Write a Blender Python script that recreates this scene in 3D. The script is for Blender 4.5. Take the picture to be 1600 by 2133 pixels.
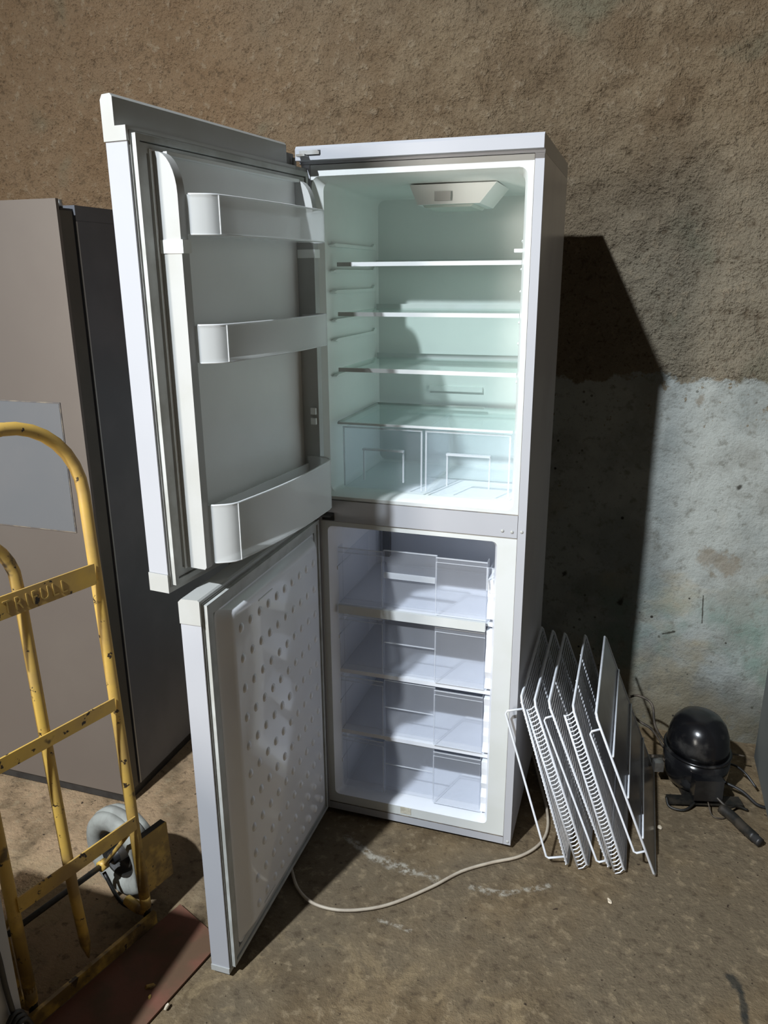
import bpy, bmesh, math, random
from mathutils import Vector, Matrix, noise

random.seed(7)
for _o in list(bpy.data.objects):
    bpy.data.objects.remove(_o)
SC = bpy.context.scene
COL = SC.collection

# ------------------------------------------------------------------ camera
F_PX = 1609.98
cam_d = bpy.data.cameras.new('camera')
cam_d.sensor_fit = 'VERTICAL'
cam_d.sensor_height = 36.0
cam_d.lens = 36.0 * F_PX / 2133.0
cam_d.clip_start = 0.02
cam = bpy.data.objects.new('camera', cam_d)
COL.objects.link(cam)
CP = Vector((0.8233, -1.8429, 1.5629))
YAW, PITCH, ROLL = -0.3149, -0.2970, -0.0064
_d = Vector((math.sin(YAW) * math.cos(PITCH), math.cos(YAW) * math.cos(PITCH), math.sin(PITCH)))
_r = Vector((math.cos(YAW), -math.sin(YAW), 0))
_u = _r.cross(_d)
_r2 = _r * math.cos(ROLL) + _u * math.sin(ROLL)
_u2 = -_r * math.sin(ROLL) + _u * math.cos(ROLL)
_m = Matrix((_r2, _u2, -_d)).transposed().to_4x4()
_m.translation = CP
cam.matrix_world = _m
SC.camera = cam

# ------------------------------------------------------------------ light
world = bpy.data.worlds.new('world')
SC.world = world
world.use_nodes = True
world.node_tree.nodes['Background'].inputs[0].default_value = (0.55, 0.60, 0.70, 1)
world.node_tree.nodes['Background'].inputs[1].default_value = 0.012

def lamp(name, loc, aim, power, color, radius, cone):
    """shaded pendant lamp: a bulb in a reflector, so a wide soft cone"""
    l = bpy.data.lights.new(name, 'SPOT')
    l.energy = power
    l.color = color
    l.shadow_soft_size = radius
    l.spot_size = math.radians(cone)
    l.spot_blend = 1.0
    o = bpy.data.objects.new(name, l)
    o.location = loc
    o.rotation_euler = (Vector(aim) - Vector(loc)).to_track_quat('-Z', 'Y').to_euler()
    COL.objects.link(o)
    return o

lamp('pendant_lamp_light', (-1.02, -4.05, 4.88), (0.25, 0.0, 0.35), 1950, (0.87, 0.935, 1.0), 0.075, 74)
# added fill light far behind, to the left of the camera; no doorway stands there
_al = bpy.data.lights.new('added_fill_light', 'AREA')
_al.shape = 'RECTANGLE'
_al.size, _al.size_y = 0.8, 2.0
_al.energy = 300
_al.color = (1.0, 0.94, 0.86)
_ao = bpy.data.objects.new('added_fill_light', _al)
_ao.location = (-2.35, -5.9, 1.25)
_ao.rotation_euler = (Vector((0.2, 0.2, 1.0)) - Vector(_ao.location)).to_track_quat('-Z', 'Y').to_euler()
COL.objects.link(_ao)

SC.view_settings.view_transform = 'Standard'
SC.view_settings.look = 'None'
SC.view_settings.exposure = 0.0
SC.view_settings.gamma = 1.0
SC.view_settings.use_curve_mapping = False
SC.cycles.max_bounces = 8
SC.cycles.transparent_max_bounces = 48     # many layers of clear plastic stand one behind another

# ------------------------------------------------------------------ materials
class NT:
    def __init__(self, name):
        self.m = bpy.data.materials.new(name)
        self.m.use_nodes = True
        self.t = self.m.node_tree
        self.t.nodes.clear()
        self.out = self.t.nodes.new('ShaderNodeOutputMaterial')
        self.tc = self.t.nodes.new('ShaderNodeTexCoord')

    def n(self, typ, **kw):
        nd = self.t.nodes.new('ShaderNode' + typ)
        for k, v in kw.items():
            setattr(nd, k, v)
        return nd

    def l(self, a, b):
        self.t.links.new(a, b)

    def set(self, sock, v):
        if hasattr(v, 'links'):
            self.l(v, sock)
        elif isinstance(v, (tuple, list)) and len(v) == 3 and sock.type == 'RGBA':
            sock.default_value = (*v, 1)
        else:
            sock.default_value = v

    def noise(self, scale, detail=4, rough=0.55, vec=None, dist=0.0):
        nd = self.n('TexNoise')
        nd.inputs['Scale'].default_value = scale
        nd.inputs['Detail'].default_value = detail
        nd.inputs['Roughness'].default_value = rough
        nd.inputs['Distortion'].default_value = dist
        self.l(vec if vec is not None else self.tc.outputs['Object'], nd.inputs['Vector'])
        return nd.outputs['Fac']

    def voronoi(self, scale, vec=None):
        nd = self.n('TexVoronoi')
        nd.inputs['Scale'].default_value = scale
        self.l(vec if vec is not None else self.tc.outputs['Object'], nd.inputs['Vector'])
        return nd.outputs['Distance']

    def ramp(self, fac, lo, hi, a=0.0, b=1.0):
        nd = self.n('MapRange', interpolation_type='SMOOTHSTEP')
        self.set(nd.inputs['Value'], fac)
        nd.inputs['From Min'].default_value = lo
        nd.inputs['From Max'].default_value = hi
        nd.inputs['To Min'].default_value = a
        nd.inputs['To Max'].default_value = b
        return nd.outputs[0]

    def math(self, op, a, b=0.0, c=0.0):
        nd = self.n('Math', operation=op)
        self.set(nd.inputs[0], a)
        self.set(nd.inputs[1], b)
        self.set(nd.inputs[2], c)
        return nd.outputs[0]

    def mix(self, fac, a, b):
        nd = self.n('Mix', data_type='RGBA')
        self.set(nd.inputs['Factor'], fac)
        self.set(nd.inputs[6], a)
        self.set(nd.inputs[7], b)
        return nd.outputs[2]

    def sep(self):
        nd = self.n('SeparateXYZ')
        self.l(self.tc.outputs['Object'], nd.inputs[0])
        return nd.outputs

    def bump(self, h, strength, dist=0.01, prev=None):
        nd = self.n('Bump')
        nd.inputs['Strength'].default_value = strength
        nd.inputs['Distance'].default_value = dist
        self.l(h, nd.inputs['Height'])
        if prev is not None:
            self.l(prev, nd.inputs['Normal'])
        return nd.outputs[0]

    def principled(self, color, rough=0.5, metal=0.0, normal=None, spec=0.5, coat=0.0):
        p = self.n('BsdfPrincipled')
        self.set(p.inputs['Base Color'], color)
        self.set(p.inputs['Roughness'], rough)
        p.inputs['Metallic'].default_value = metal
        p.inputs['Specular IOR Level'].default_value = spec
        p.inputs['Coat Weight'].default_value = coat
        if normal is not None:
            self.l(normal, p.inputs['Normal'])
        return p.outputs[0]

    def done(self, sh):
        self.l(sh, self.out.inputs['Surface'])
        return self.m


def simple(name, col, col2=None, rough=0.4, metal=0.0, scale=6.0, bump=0.0, bscale=60.0, spec=0.5, coat=0.0, lo=0.4, hi=0.65):
    t = NT(name)
    c = col
    if col2 is not None:
        c = t.mix(t.ramp(t.noise(scale, 5), lo, hi), col, col2)
    nrm = t.bump(t.noise(bscale, 3), bump, 0.002) if bump else None
    return t.done(t.principled(c, rough, metal, nrm, spec, coat))


def clear(name, tint, fac, rough, edge=0.5, body=(0.8, 0.84, 0.86)):
    """clear or frosted plastic: light passes straight through, part of it scatters at the surface"""
    t = NT(name)
    tr = t.n('BsdfTransparent')
    tr.inputs[0].default_value = (*tint, 1)
    lw = t.n('LayerWeight')
    lw.inputs['Blend'].default_value = 0.35
    f = t.math('MULTIPLY_ADD', lw.outputs['Facing'], edge, fac)
    f2 = t.math('MINIMUM', f, 0.95)
    pr = t.principled(body, rough)
    mx = t.n('MixShader')
    t.l(f2, mx.inputs[0]); t.l(tr.outputs[0], mx.inputs[1]); t.l(pr, mx.inputs[2])
    return t.done(mx.outputs[0])


M = {}
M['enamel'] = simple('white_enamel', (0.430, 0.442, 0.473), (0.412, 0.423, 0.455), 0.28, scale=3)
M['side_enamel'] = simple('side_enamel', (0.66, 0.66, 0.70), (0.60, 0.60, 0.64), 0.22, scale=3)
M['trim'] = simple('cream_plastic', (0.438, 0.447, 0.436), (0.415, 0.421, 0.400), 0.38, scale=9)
M['liner'] = simple('fridge_liner', (0.83, 0.865, 0.845), (0.80, 0.84, 0.82), 0.3, scale=4)
M['liner_old'] = simple('door_liner', (0.80, 0.815, 0.805), (0.77, 0.785, 0.775), 0.35, scale=5)
M['frame_white'] = simple('frame_plastic', (0.636, 0.662, 0.662), (0.603, 0.628, 0.611), 0.35, scale=6)
M['freezer'] = simple('freezer_liner', (0.83, 0.855, 0.90), (0.79, 0.82, 0.87), 0.35, scale=7)
M['freezer_grey'] = simple('cooling_plate', (0.76, 0.79, 0.85), (0.82, 0.85, 0.90), 0.45, scale=11)
M['panel_gloss'] = simple('gloss_panel', (0.82, 0.835, 0.875), (0.79, 0.805, 0.85), 0.10, scale=4)
M['gasket'] = simple('gasket_rubber', (0.475, 0.491, 0.475), (0.380, 0.388, 0.364), 0.55, scale=14)
M['gasket_dark'] = simple('gasket_groove', (0.34, 0.345, 0.33), (0.26, 0.26, 0.24), 0.7, scale=20)
M['seam'] = simple('seam_line', (0.10, 0.09, 0.085), (0.2, 0.17, 0.13), 0.8, scale=30)
M['black'] = simple('black_plastic', (0.012, 0.012, 0.013), (0.02, 0.02, 0.02), 0.45, scale=20)
M['metal'] = simple('hinge_steel', (0.42, 0.42, 0.41), (0.30, 0.28, 0.25), 0.4, 0.9, scale=30)
M['basket'] = clear('frosted_basket', (0.97, 0.98, 0.98), 0.36, 0.22, 0.25, (0.90, 0.92, 0.92))
M['basket_rim'] = clear('basket_rim', (0.95, 0.97, 0.97), 0.6, 0.10, 0.3, (0.86, 0.88, 0.89))
M['glass'] = clear('shelf_glass', (0.94, 0.98, 0.965), 0.07, 0.04, 0.3, (0.60, 0.70, 0.66))
M['clear'] = clear('clear_drawer', (0.985, 0.99, 1.0), 0.03, 0.08, 0.10, (0.82, 0.86, 0.92))
M['clear_freezer'] = clear('frosty_drawer', (0.985, 0.99, 1.0), 0.085, 0.14, 0.14, (0.84, 0.87, 0.93))
M['letter'] = simple('worn_yellow_lettering', (0.52, 0.34, 0.09), (0.44, 0.29, 0.08), 0.5, scale=20)
M['clear_edge'] = clear('drawer_edge', (0.98, 0.99, 1.0), 0.34, 0.12, 0.3, (0.84, 0.88, 0.93))
M['lampcover'] = clear('lamp_cover', (0.95, 0.97, 0.93), 0.5, 0.25, 0.3, (0.75, 0.79, 0.74))
M['cord'] = simple('cream_cord', (0.477, 0.419, 0.332), (0.390, 0.332, 0.260), 0.5, scale=25)
M['wire'] = simple('white_coated_wire', (0.702, 0.738, 0.792), (0.630, 0.657, 0.702), 0.35, scale=30)
M['sheet'] = simple('grey_sheet', (0.20, 0.205, 0.23), (0.26, 0.265, 0.29), 0.22, scale=5)
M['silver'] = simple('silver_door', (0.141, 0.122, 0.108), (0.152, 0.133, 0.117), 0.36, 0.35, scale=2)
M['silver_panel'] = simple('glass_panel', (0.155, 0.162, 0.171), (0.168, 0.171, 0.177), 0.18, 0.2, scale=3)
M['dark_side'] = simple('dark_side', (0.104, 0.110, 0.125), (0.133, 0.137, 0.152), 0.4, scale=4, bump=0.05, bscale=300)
M['door_edge'] = simple('brown_black_edge', (0.060, 0.053, 0.041), (0.085, 0.075, 0.058), 0.4, scale=4)
M['bright_edge'] = simple('edge_strip', (0.42, 0.42, 0.41), None, 0.35, 0.6)
M['grey_app'] = simple('grey_appliance_paint', (0.085, 0.095, 0.095), (0.10, 0.11, 0.108), 0.5, scale=4)
M['comp'] = simple('black_enamel', (0.006, 0.006, 0.007), (0.02, 0.02, 0.02), 0.17, scale=9, bump=0.12, bscale=14, coat=0.3)
M['comp_dust'] = simple('dusty_black', (0.006, 0.006, 0.007), (0.050, 0.047, 0.044), 0.24, scale=11, bump=0.2, bscale=30, lo=0.5, hi=0.75)
M['rusty'] = simple('dirty_copper', (0.10, 0.08, 0.06), (0.03, 0.025, 0.02), 0.6, 0.4, scale=40)
M['tyre'] = simple('grey_tyre', (0.340, 0.348, 0.315), (0.255, 0.255, 0.230), 0.75, scale=18, bump=0.3, bscale=50)
M['grime'] = simple('greasy_black', (0.007, 0.007, 0.006), (0.028, 0.023, 0.017), 0.5, scale=25, bump=0.3, bscale=60)
M['chip'] = simple('pale_chip', (0.62, 0.54, 0.42), (0.48, 0.40, 0.28), 0.8, scale=40)
M['label'] = simple('aged_sticker', (0.60, 0.57, 0.47), (0.44, 0.41, 0.33), 0.7, scale=60)
M['redboard'] = simple('rusty_red_plate', (0.168, 0.067, 0.042), (0.112, 0.064, 0.035), 0.7, scale=9, bump=0.3, bscale=50)


def yellow_mat():
    t = NT('chipped_yellow_paint')
    base = t.mix(t.ramp(t.noise(7, 5), 0.35, 0.7), (0.66, 0.42, 0.085), (0.46, 0.295, 0.095))
    chips = t.ramp(t.noise(38, 6, 0.65), 0.615, 0.645)
    big = t.ramp(t.noise(9, 4, 0.6), 0.60, 0.66)
    z = t.sep()[2]
    low = t.ramp(z, 0.45, 0.05)
    c = t.mix(t.math('MAXIMUM', chips, t.math('MULTIPLY', big, 0.8)), base, (0.035, 0.024, 0.016))
    dirt = t.math('MULTIPLY', low, t.ramp(t.noise(16, 5), 0.36, 0.56))
    c = t.mix(t.math('MULTIPLY', dirt, 0.8), c, (0.10, 0.062, 0.03))
    return t.done(t.principled(c, 0.45, 0, t.bump(chips, 0.3, -0.001)))


M['yellow'] = yellow_mat()


def seg_mask(t, ax, ay, bx, by, w, noise_fac, vertical=False):
    """soft capsule around a segment on the floor, broken up by noise"""
    x, y, z = t.sep()
    if vertical:
        y = z
    dx, dy = bx - ax, by - ay
    L2 = dx * dx + dy * dy
    px = t.math('SUBTRACT', x, ax)
    py = t.math('SUBTRACT', y, ay)
    s = t.math('DIVIDE', t.math('ADD', t.math('MULTIPLY', px, dx), t.math('MULTIPLY', py, dy)), L2)
    s = t.math('MINIMUM', t.math('MAXIMUM', s, 0.0), 1.0)
    qx = t.math('SUBTRACT', px, t.math('MULTIPLY', s, dx))
    qy = t.math('SUBTRACT', py, t.math('MULTIPLY', s, dy))
    d = t.math('SQRT', t.math('ADD', t.math('MULTIPLY', qx, qx), t.math('MULTIPLY', qy, qy)))
    d = t.math('ADD', d, t.math('MULTIPLY', t.math('SUBTRACT', noise_fac, 0.5), w * 2.4))
    return t.ramp(d, w, w * 0.3)


def wall_mat():
    t = NT('mud_plaster_and_old_paint')
    x, y, z = t.sep()
    n1 = t.noise(1.3, 4, 0.6)
    n2 = t.noise(6.0, 5, 0.66)
    n3 = t.noise(30, 4, 0.66)
    n4 = t.noise(105, 3, 0.65)
    c = t.mix(t.ramp(n2, 0.36, 0.66), (0.180, 0.128, 0.076), (0.250, 0.190, 0.120))
    c = t.mix(t.math('MULTIPLY', t.ramp(n1, 0.42, 0.62), 0.7), c, (0.215, 0.170, 0.115))
    dust = t.math('MULTIPLY', t.ramp(t.math('ADD', z, t.math('MULTIPLY', t.math('SUBTRACT', n1, 0.5), 0.9)), 1.95, 1.50), t.ramp(x, 0.2, 0.9))
    c = t.mix(t.math('MULTIPLY', dust, 0.75), c, t.mix(n2, (0.215, 0.190, 0.140), (0.315, 0.285, 0.220)))
    warm_light = t.ramp(t.math('ADD', x, t.math('MULTIPLY', t.math('SUBTRACT', n1, 0.5), 1.2)), 0.2, -0.7)  # warm light from the left, painted into the plaster colour
    c = t.mix(t.math('MULTIPLY', warm_light, 0.55), c, (0.245, 0.150, 0.080))
    c = t.mix(t.math('MULTIPLY', t.ramp(t.noise(2.6, 3, 0.5, dist=0.4), 0.57, 0.68), 0.45), c, (0.15, 0.165, 0.115))
    c = t.mix(t.math('MULTIPLY', t.ramp(n3, 0.55, 0.70), 0.55), c, (0.34, 0.275, 0.19))
    c = t.mix(t.math('MULTIPLY', t.ramp(n3, 0.44, 0.30), 0.60), c, (0.085, 0.058, 0.033))
    c = t.mix(t.math('MULTIPLY', t.ramp(n4, 0.57, 0.70), 0.65), c, (0.065, 0.045, 0.026))
    # old pale paint, up to a ragged line about chest high
    edge = t.math('ADD', z, t.math('MULTIPLY', t.math('SUBTRACT', t.noise(7, 6, 0.7), 0.5), 0.16))
    paint = t.ramp(edge, 1.252, 1.238)
    flake = t.ramp(t.math('ADD', t.noise(26, 5, 0.7), t.math('MULTIPLY', t.ramp(z, 0.7, 1.28), 0.10)), 0.70, 0.73)
    paint = t.math('MULTIPLY', paint, t.math('SUBTRACT', 1.0, flake))
    pn = t.noise(3.2, 6, 0.6)
    pc = t.mix(t.ramp(pn, 0.38, 0.62), (0.315, 0.345, 0.33), (0.455, 0.485, 0.46))
    pc = t.mix(t.math('MULTIPLY', t.ramp(t.noise(2.1, 5, 0.6, dist=0.5), 0.42, 0.58), t.ramp(z, 1.0, 0.62)), pc, (0.42, 0.385, 0.29))
    pc = t.mix(t.math('MULTIPLY', t.ramp(t.noise(2.6, 5, 0.6), 0.44, 0.60), t.ramp(z, 0.62, 0.40)), pc, (0.235, 0.315, 0.275))
    # grime rising from the floor
    foot = t.math('MULTIPLY', t.ramp(t.math('ADD', z, t.math('MULTIPLY', t.math('SUBTRACT', n2, 0.5), 0.35)), 0.32, 0.04), 0.85)
    pc = t.mix(foot, pc, (0.20, 0.165, 0.105))
    pc = t.mix(t.math('MULTIPLY', t.ramp(n2, 0.52, 0.34), 0.55), pc, (0.29, 0.295, 0.265))
    pc = t.mix(t.math('MULTIPLY', t.ramp(n3, 0.47, 0.30), 0.65), pc, (0.20, 0.20, 0.17))
    pc = t.mix(t.math('MULTIPLY', t.ramp(n4, 0.60, 0.72), 0.4), pc, (0.20, 0.195, 0.165))
    pits = t.ramp(t.voronoi(9.0), 0.055, 0.035)
    pits = t.math('MULTIPLY', pits, t.ramp(t.noise(3, 2), 0.40, 0.48))
    scr = t.math('MULTIPLY', t.ramp(t.noise(60, 4, 0.7), 0.66, 0.72), 0.55)
    pc = t.mix(scr, pc, (0.20, 0.20, 0.17))
    pc = t.mix(pits, pc, (0.05, 0.045, 0.035))
    tiny = t.math('MULTIPLY', t.ramp(t.voronoi(24.0), 0.13, 0.08), t.ramp(t.noise(4.5, 3, 0.6), 0.50, 0.58))
    pc = t.mix(t.math('MULTIPLY', tiny, 0.75), pc, (0.09, 0.085, 0.065))
    for a in ((1.018, 1.179, 1.022, 1.186, 0.016), (1.10, 0.66, 1.16, 0.64, 0.05)):
        pc = t.mix(t.math('MULTIPLY', seg_mask(t, *a, n3, True), 0.7), pc, (0.27, 0.235, 0.18))
    for a in ((1.165, 0.908, 1.168, 0.912, 0.012), (0.837, 0.470, 0.839, 0.474, 0.014), (0.641, 0.553, 0.643, 0.556, 0.012), (1.099, 0.527, 1.105, 0.430, 0.0030), (0.985, 0.372, 1.02, 0.384, 0.006)):
        pc = t.mix(t.math('MULTIPLY', seg_mask(t, *a, n3, True), 0.9), pc, (0.045, 0.04, 0.03))
    col = t.mix(paint, c, pc)
    h = t.math('ADD', t.math('MULTIPLY', n3, 0.6), t.math('MULTIPLY', n4, 0.3))
    b = t.bump(t.math('MULTIPLY', h, t.ramp(z, 1.22, 1.27, 0.30, 1.0)), 1.0, 0.030)
    col = t.mix(0.36, col, (0.0, 0.0, 0.0))
    return t.done(t.principled(col, 0.92, 0, b, 0.2))


def floor_mat():
    t = NT('worn_earthy_concrete')
    n1 = t.noise(1.4, 5, 0.6)
    n2 = t.noise(6.5, 6, 0.65, dist=0.3)
    n3 = t.noise(34, 5, 0.65)
    n4 = t.noise(140, 3, 0.6)
    x, y, z = t.sep()
    c = t.mix(t.ramp(n2, 0.36, 0.66), (0.125, 0.087, 0.047), (0.225, 0.163, 0.092))
    c = t.mix(t.ramp(n1, 0.42, 0.62), c, (0.165, 0.128, 0.082))
    tan = t.math('MULTIPLY', t.ramp(x, -0.05, -0.45), t.ramp(n2, 0.25, 0.6))  # tan ground at the left, with the warm light there painted in
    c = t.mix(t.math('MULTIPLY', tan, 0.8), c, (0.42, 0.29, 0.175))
    c = t.mix(t.math('MULTIPLY', t.ramp(n3, 0.53, 0.68), 0.65), c, (0.31, 0.24, 0.15))
    c = t.mix(t.math('MULTIPLY', t.ramp(n3, 0.46, 0.32), 0.6), c, (0.07, 0.048, 0.03))
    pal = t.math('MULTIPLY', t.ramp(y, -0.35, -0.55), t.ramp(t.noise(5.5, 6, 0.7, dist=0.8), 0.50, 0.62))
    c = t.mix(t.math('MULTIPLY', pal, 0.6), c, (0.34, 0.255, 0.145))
    c = t.mix(t.ramp(t.noise(70, 2, 0.5), 0.70, 0.76), c, (0.05, 0.034, 0.022))
    wn = t.noise(22, 5, 0.7)
    wn2 = t.noise(60, 4, 0.7)
    for a in ((0.130, -0.090, 0.240, -0.150, 0.016), (0.240, -0.150, 0.330, -0.163, 0.024), (0.330, -0.163, 0.420, -0.170, 0.018), (0.520, -0.172, 0.600, -0.170, 0.014), (0.600, -0.170, 0.715, -0.105, 0.012), (0.32, -0.35, 0.40, -0.36, 0.010)):
        c = t.mix(t.math('MULTIPLY', t.math('MULTIPLY', seg_mask(t, *a, wn), t.ramp(wn2, 0.40, 0.62)), 0.75), c, (0.46, 0.43, 0.36))
    for a in ((1.147, -0.262, 1.168, -0.295, 0.016), (1.168, -0.295, 1.170, -0.36, 0.012), (1.170, -0.36, 1.178, -0.43, 0.014)):
        c = t.mix(t.math('MULTIPLY', seg_mask(t, *a, wn), 0.85), c, (0.035, 0.035, 0.03))
    h = t.math('ADD', t.math('MULTIPLY', n3, 0.7), t.math('MULTIPLY', n4, 0.35))
    c = t.mix(0.16, c, (0.0, 0.0, 0.0))
    return t.done(t.principled(c, 0.85, 0, t.bump(h, 0.55, 0.012), 0.25))


M['wall'] = wall_mat()
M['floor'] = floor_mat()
M['plaster'] = simple('plain_plaster', (0.075, 0.065, 0.052), (0.10, 0.088, 0.07), 0.95, scale=3, bump=0.4, bscale=20, spec=0.2)
M['ceiling'] = simple('dim_ceiling', (0.06, 0.052, 0.045), (0.08, 0.07, 0.06), 0.95, scale=3, spec=0.2)

# ------------------------------------------------------------------ mesh helpers
def obj(name, bm, mat, parent=None, smooth=False, bevel=0.0, segs=1, kind=None, auto=None):
    if bevel:
        es = [e for e in bm.edges if len(e.link_faces) == 2 and e.calc_face_angle(0) > 0.6]
        bmesh.ops.bevel(bm, geom=es, offset=bevel, segments=segs, affect='EDGES', profile=0.5, clamp_overlap=True)
    bmesh.ops.recalc_face_normals(bm, faces=bm.faces)
    me = bpy.data.meshes.new(name)
    bm.to_mesh(me)
    bm.free()
    me.materials.append(M[mat] if isinstance(mat, str) else mat)
    o = bpy.data.objects.new(name, me)
    COL.objects.link(o)
    if smooth or auto:
        for p in me.polygons:
            p.use_smooth = True
        if auto:
            me.set_sharp_from_angle(angle=auto)
    if parent is not None:
        o.parent = parent
    if kind:
        o['kind'] = kind
    return o


def tag(o, label, cat=None, group=None):
    o['label'] = label
    if cat:
        o['category'] = cat
    if group:
        o['group'] = group
    return o


def thing(name, label, cat, loc=(0, 0, 0), rotz=0.0, group=None):
    o = bpy.data.objects.new(name, None)
    o.empty_display_size = 0.1
    COL.objects.link(o)
    o.location = loc
    o.rotation_euler = (0, 0, rotz)
    return tag(o, label, cat, group)


def bx(bm, x0, x1, y0, y1, z0, z1):
    v = [bm.verts.new(c) for c in ((x0, y0, z0), (x1, y0, z0), (x1, y1, z0), (x0, y1, z0), (x0, y0, z1), (x1, y0, z1), (x1, y1, z1), (x0, y1, z1))]
    for f in ((0, 3, 2, 1), (4, 5, 6, 7), (0, 1, 5, 4), (1, 2, 6, 5), (2, 3, 7, 6), (3, 0, 4, 7)):
        bm.faces.new([v[i] for i in f])
    return bm


def box(name, b, mat, parent=None, bevel=0.002, segs=2, kind=None):
    return obj(name, bx(bmesh.new(), *b), mat, parent, bevel=bevel, segs=segs, kind=kind, auto=0.7 if bevel else None)


def boxes(name, bs, mat, parent=None, bevel=0.0, kind=None):
    bm = bmesh.new()
    for b in bs:
        bx(bm, *b)
    return obj(name, bm, mat, parent, bevel=bevel, kind=kind)


def prism(bm, pts, axis, a0, a1):
    """closed 2-D outline extruded along an axis ('x','y','z')"""
    def P(p, a):
        return {'x': (a, p[0], p[1]), 'y': (p[0], a, p[1]), 'z': (p[0], p[1], a)}[axis]
    A = [bm.verts.new(P(p, a0)) for p in pts]
    B = [bm.verts.new(P(p, a1)) for p in pts]
    n = len(pts)
    for i in range(n):
        j = (i + 1) % n
        bm.faces.new((A[i], A[j], B[j], B[i]))
    bm.faces.new(A)
    bm.faces.new(list(reversed(B)))
    return bm


def tube(bm, pts, r, seg=8, closed=False, cap=True):
    pts = [Vector(p) for p in pts]
    n = len(pts)
    rr = r if isinstance(r, (list, tuple)) else [r] * n
    rings = []
    up = None
    for i in range(n):
        if closed:
            t = (pts[(i + 1) % n] - pts[i - 1]).normalized()
        else:
            t = (pts[min(i + 1, n - 1)] - pts[max(i - 1, 0)]).normalized()
        if up is None:
            up = Vector((0, 0, 1)) if abs(t.z) < 0.9 else Vector((1, 0, 0))
        s = t.cross(up).normalized()
        up = s.cross(t).normalized()
        rings.append([bm.verts.new(pts[i] + (s * math.cos(k * 2 * math.pi / seg) + up * math.sin(k * 2 * math.pi / seg)) * rr[i]) for k in range(seg)])
    for i in range(n if closed else n - 1):
        a, b = rings[i], rings[(i + 1) % n]
        for k in range(seg):
            bm.faces.new((a[k], a[(k + 1) % seg], b[(k + 1) % seg], b[k]))
    if cap and not closed:
        bm.faces.new(rings[0])
        bm.faces.new(list(reversed(rings[-1])))
    return bm


def smooth_path(pts, per=8):
    """Catmull-Rom through the points"""
    P = [Vector(p) for p in pts]
    P = [P[0] * 2 - P[1]] + P + [P[-1] * 2 - P[-2]]
    out = []
    for i in range(1, len(P) - 2):
        for k in range(per):
            t = k / per
            a, b, c, d = P[i - 1], P[i], P[i + 1], P[i + 2]
            out.append(0.5 * ((2 * b) + (c - a) * t + (2 * a - 5 * b + 4 * c - d) * t * t + (3 * b - a - 3 * c + d) * t ** 3))
    out.append(P[-2])
    return out


def rrect(x0, x1, z0, z1, r, n=5):
    out = []
    for cx, cz, a0 in ((x1 - r, z1 - r, 0), (x0 + r, z1 - r, 90), (x0 + r, z0 + r, 180), (x1 - r, z0 + r, 270)):
        for k in range(n + 1):
            a = math.radians(a0 + 90 * k / n)
            out.append((cx + r * math.cos(a), cz + r * math.sin(a)))
    return out


def rings_mesh(bm, loops, cap_end=True, cap_start=False):
    """join 3-D loops of equal length into a skin"""
    R = [[bm.verts.new(p) for p in L] for L in loops]
    n = len(R[0])
    for a, b in zip(R, R[1:]):
        for k in range(n):
            bm.faces.new((a[k], a[(k + 1) % n], b[(k + 1) % n], b[k]))
    if cap_end:
        bm.faces.new(R[-1])
    if cap_start:
        bm.faces.new(R[0])
    return bm


def lathe(bm, prof, seg=32, sx=1.0, sy=1.0, c=(0, 0)):
    R = []
    for r, z in prof:
        R.append([bm.verts.new((c[0] + r * sx * math.cos(k * 2 * math.pi / seg), c[1] + r * sy * math.sin(k * 2 * math.pi / seg), z)) for k in range(seg)])
    for a, b in zip(R, R[1:]):
        for k in range(seg):
            bm.faces.new((a[k], a[(k + 1) % seg], b[(k + 1) % seg], b[k]))
    bm.faces.new(list(reversed(R[0])))
    bm.faces.new(R[-1])
    return bm


# ------------------------------------------------------------------ the setting
YW = 0.775
XL, XR, YF, ZC = -3.20, 2.60, -6.00, 5.40


def rough_grid(name, mat, u0, u1, v0, v1, nu, nv, f):
    vs, fs = [], []
    for j in range(nv + 1):
        for i in range(nu + 1):
            vs.append(f(u0 + (u1 - u0) * i / nu, v0 + (v1 - v0) * j / nv))
    for j in range(nv):
        for i in range(nu):
            a = j * (nu + 1) + i
            fs.append((a, a + 1, a + nu + 2, a + nu + 1))
    me = bpy.data.meshes.new(name)
    me.from_pydata(vs, [], fs)
    me.materials.append(M[mat])
    for p in me.polygons:
        p.use_smooth = True
    o = bpy.data.objects.new(name, me)
    COL.objects.link(o)
    o['kind'] = 'structure'
    return o


def wall_pt(x, z):
    a = 1.0 if z > 1.24 else 0.45
    d = noise.fractal(Vector((x * 2.2, 3.1, z * 2.2)), 1.0, 2.0, 3) * 0.010
    d += noise.fractal(Vector((x * 12, 7.7, z * 12)), 0.85, 2.0, 4) * 0.0075 * a
    return (x, YW - d - 0.004 * (1 - a) / 0.55, z)


def floor_pt(x, y):
    d = noise.fractal(Vector((x * 3.0, y * 3.0, 1.3)), 1.0, 2.0, 4) * 0.0025
    return (x, y, -0.0035 + d)


rough_grid('wall_back', 'wall', XL, XR, -0.02, ZC, 460, 430, wall_pt)
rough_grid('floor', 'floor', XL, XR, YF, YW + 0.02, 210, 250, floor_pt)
for nm, b, mt in (('wall_left', (XL - 0.1, XL, YF, YW + 0.1, -0.05, ZC), 'plaster'), ('wall_right', (XR, XR + 0.1, YF, YW + 0.1, -0.05, ZC), 'plaster'),
                  ('wall_front', (XL - 0.1, XR + 0.1, YF - 0.1, YF, -0.05, ZC), 'plaster'), ('ceiling', (XL - 0.1, XR + 0.1, YF - 0.1, YW + 0.1, ZC, ZC + 0.1), 'ceiling')):
    box(nm, b, mt, bevel=0)['kind'] = 'structure'

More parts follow.
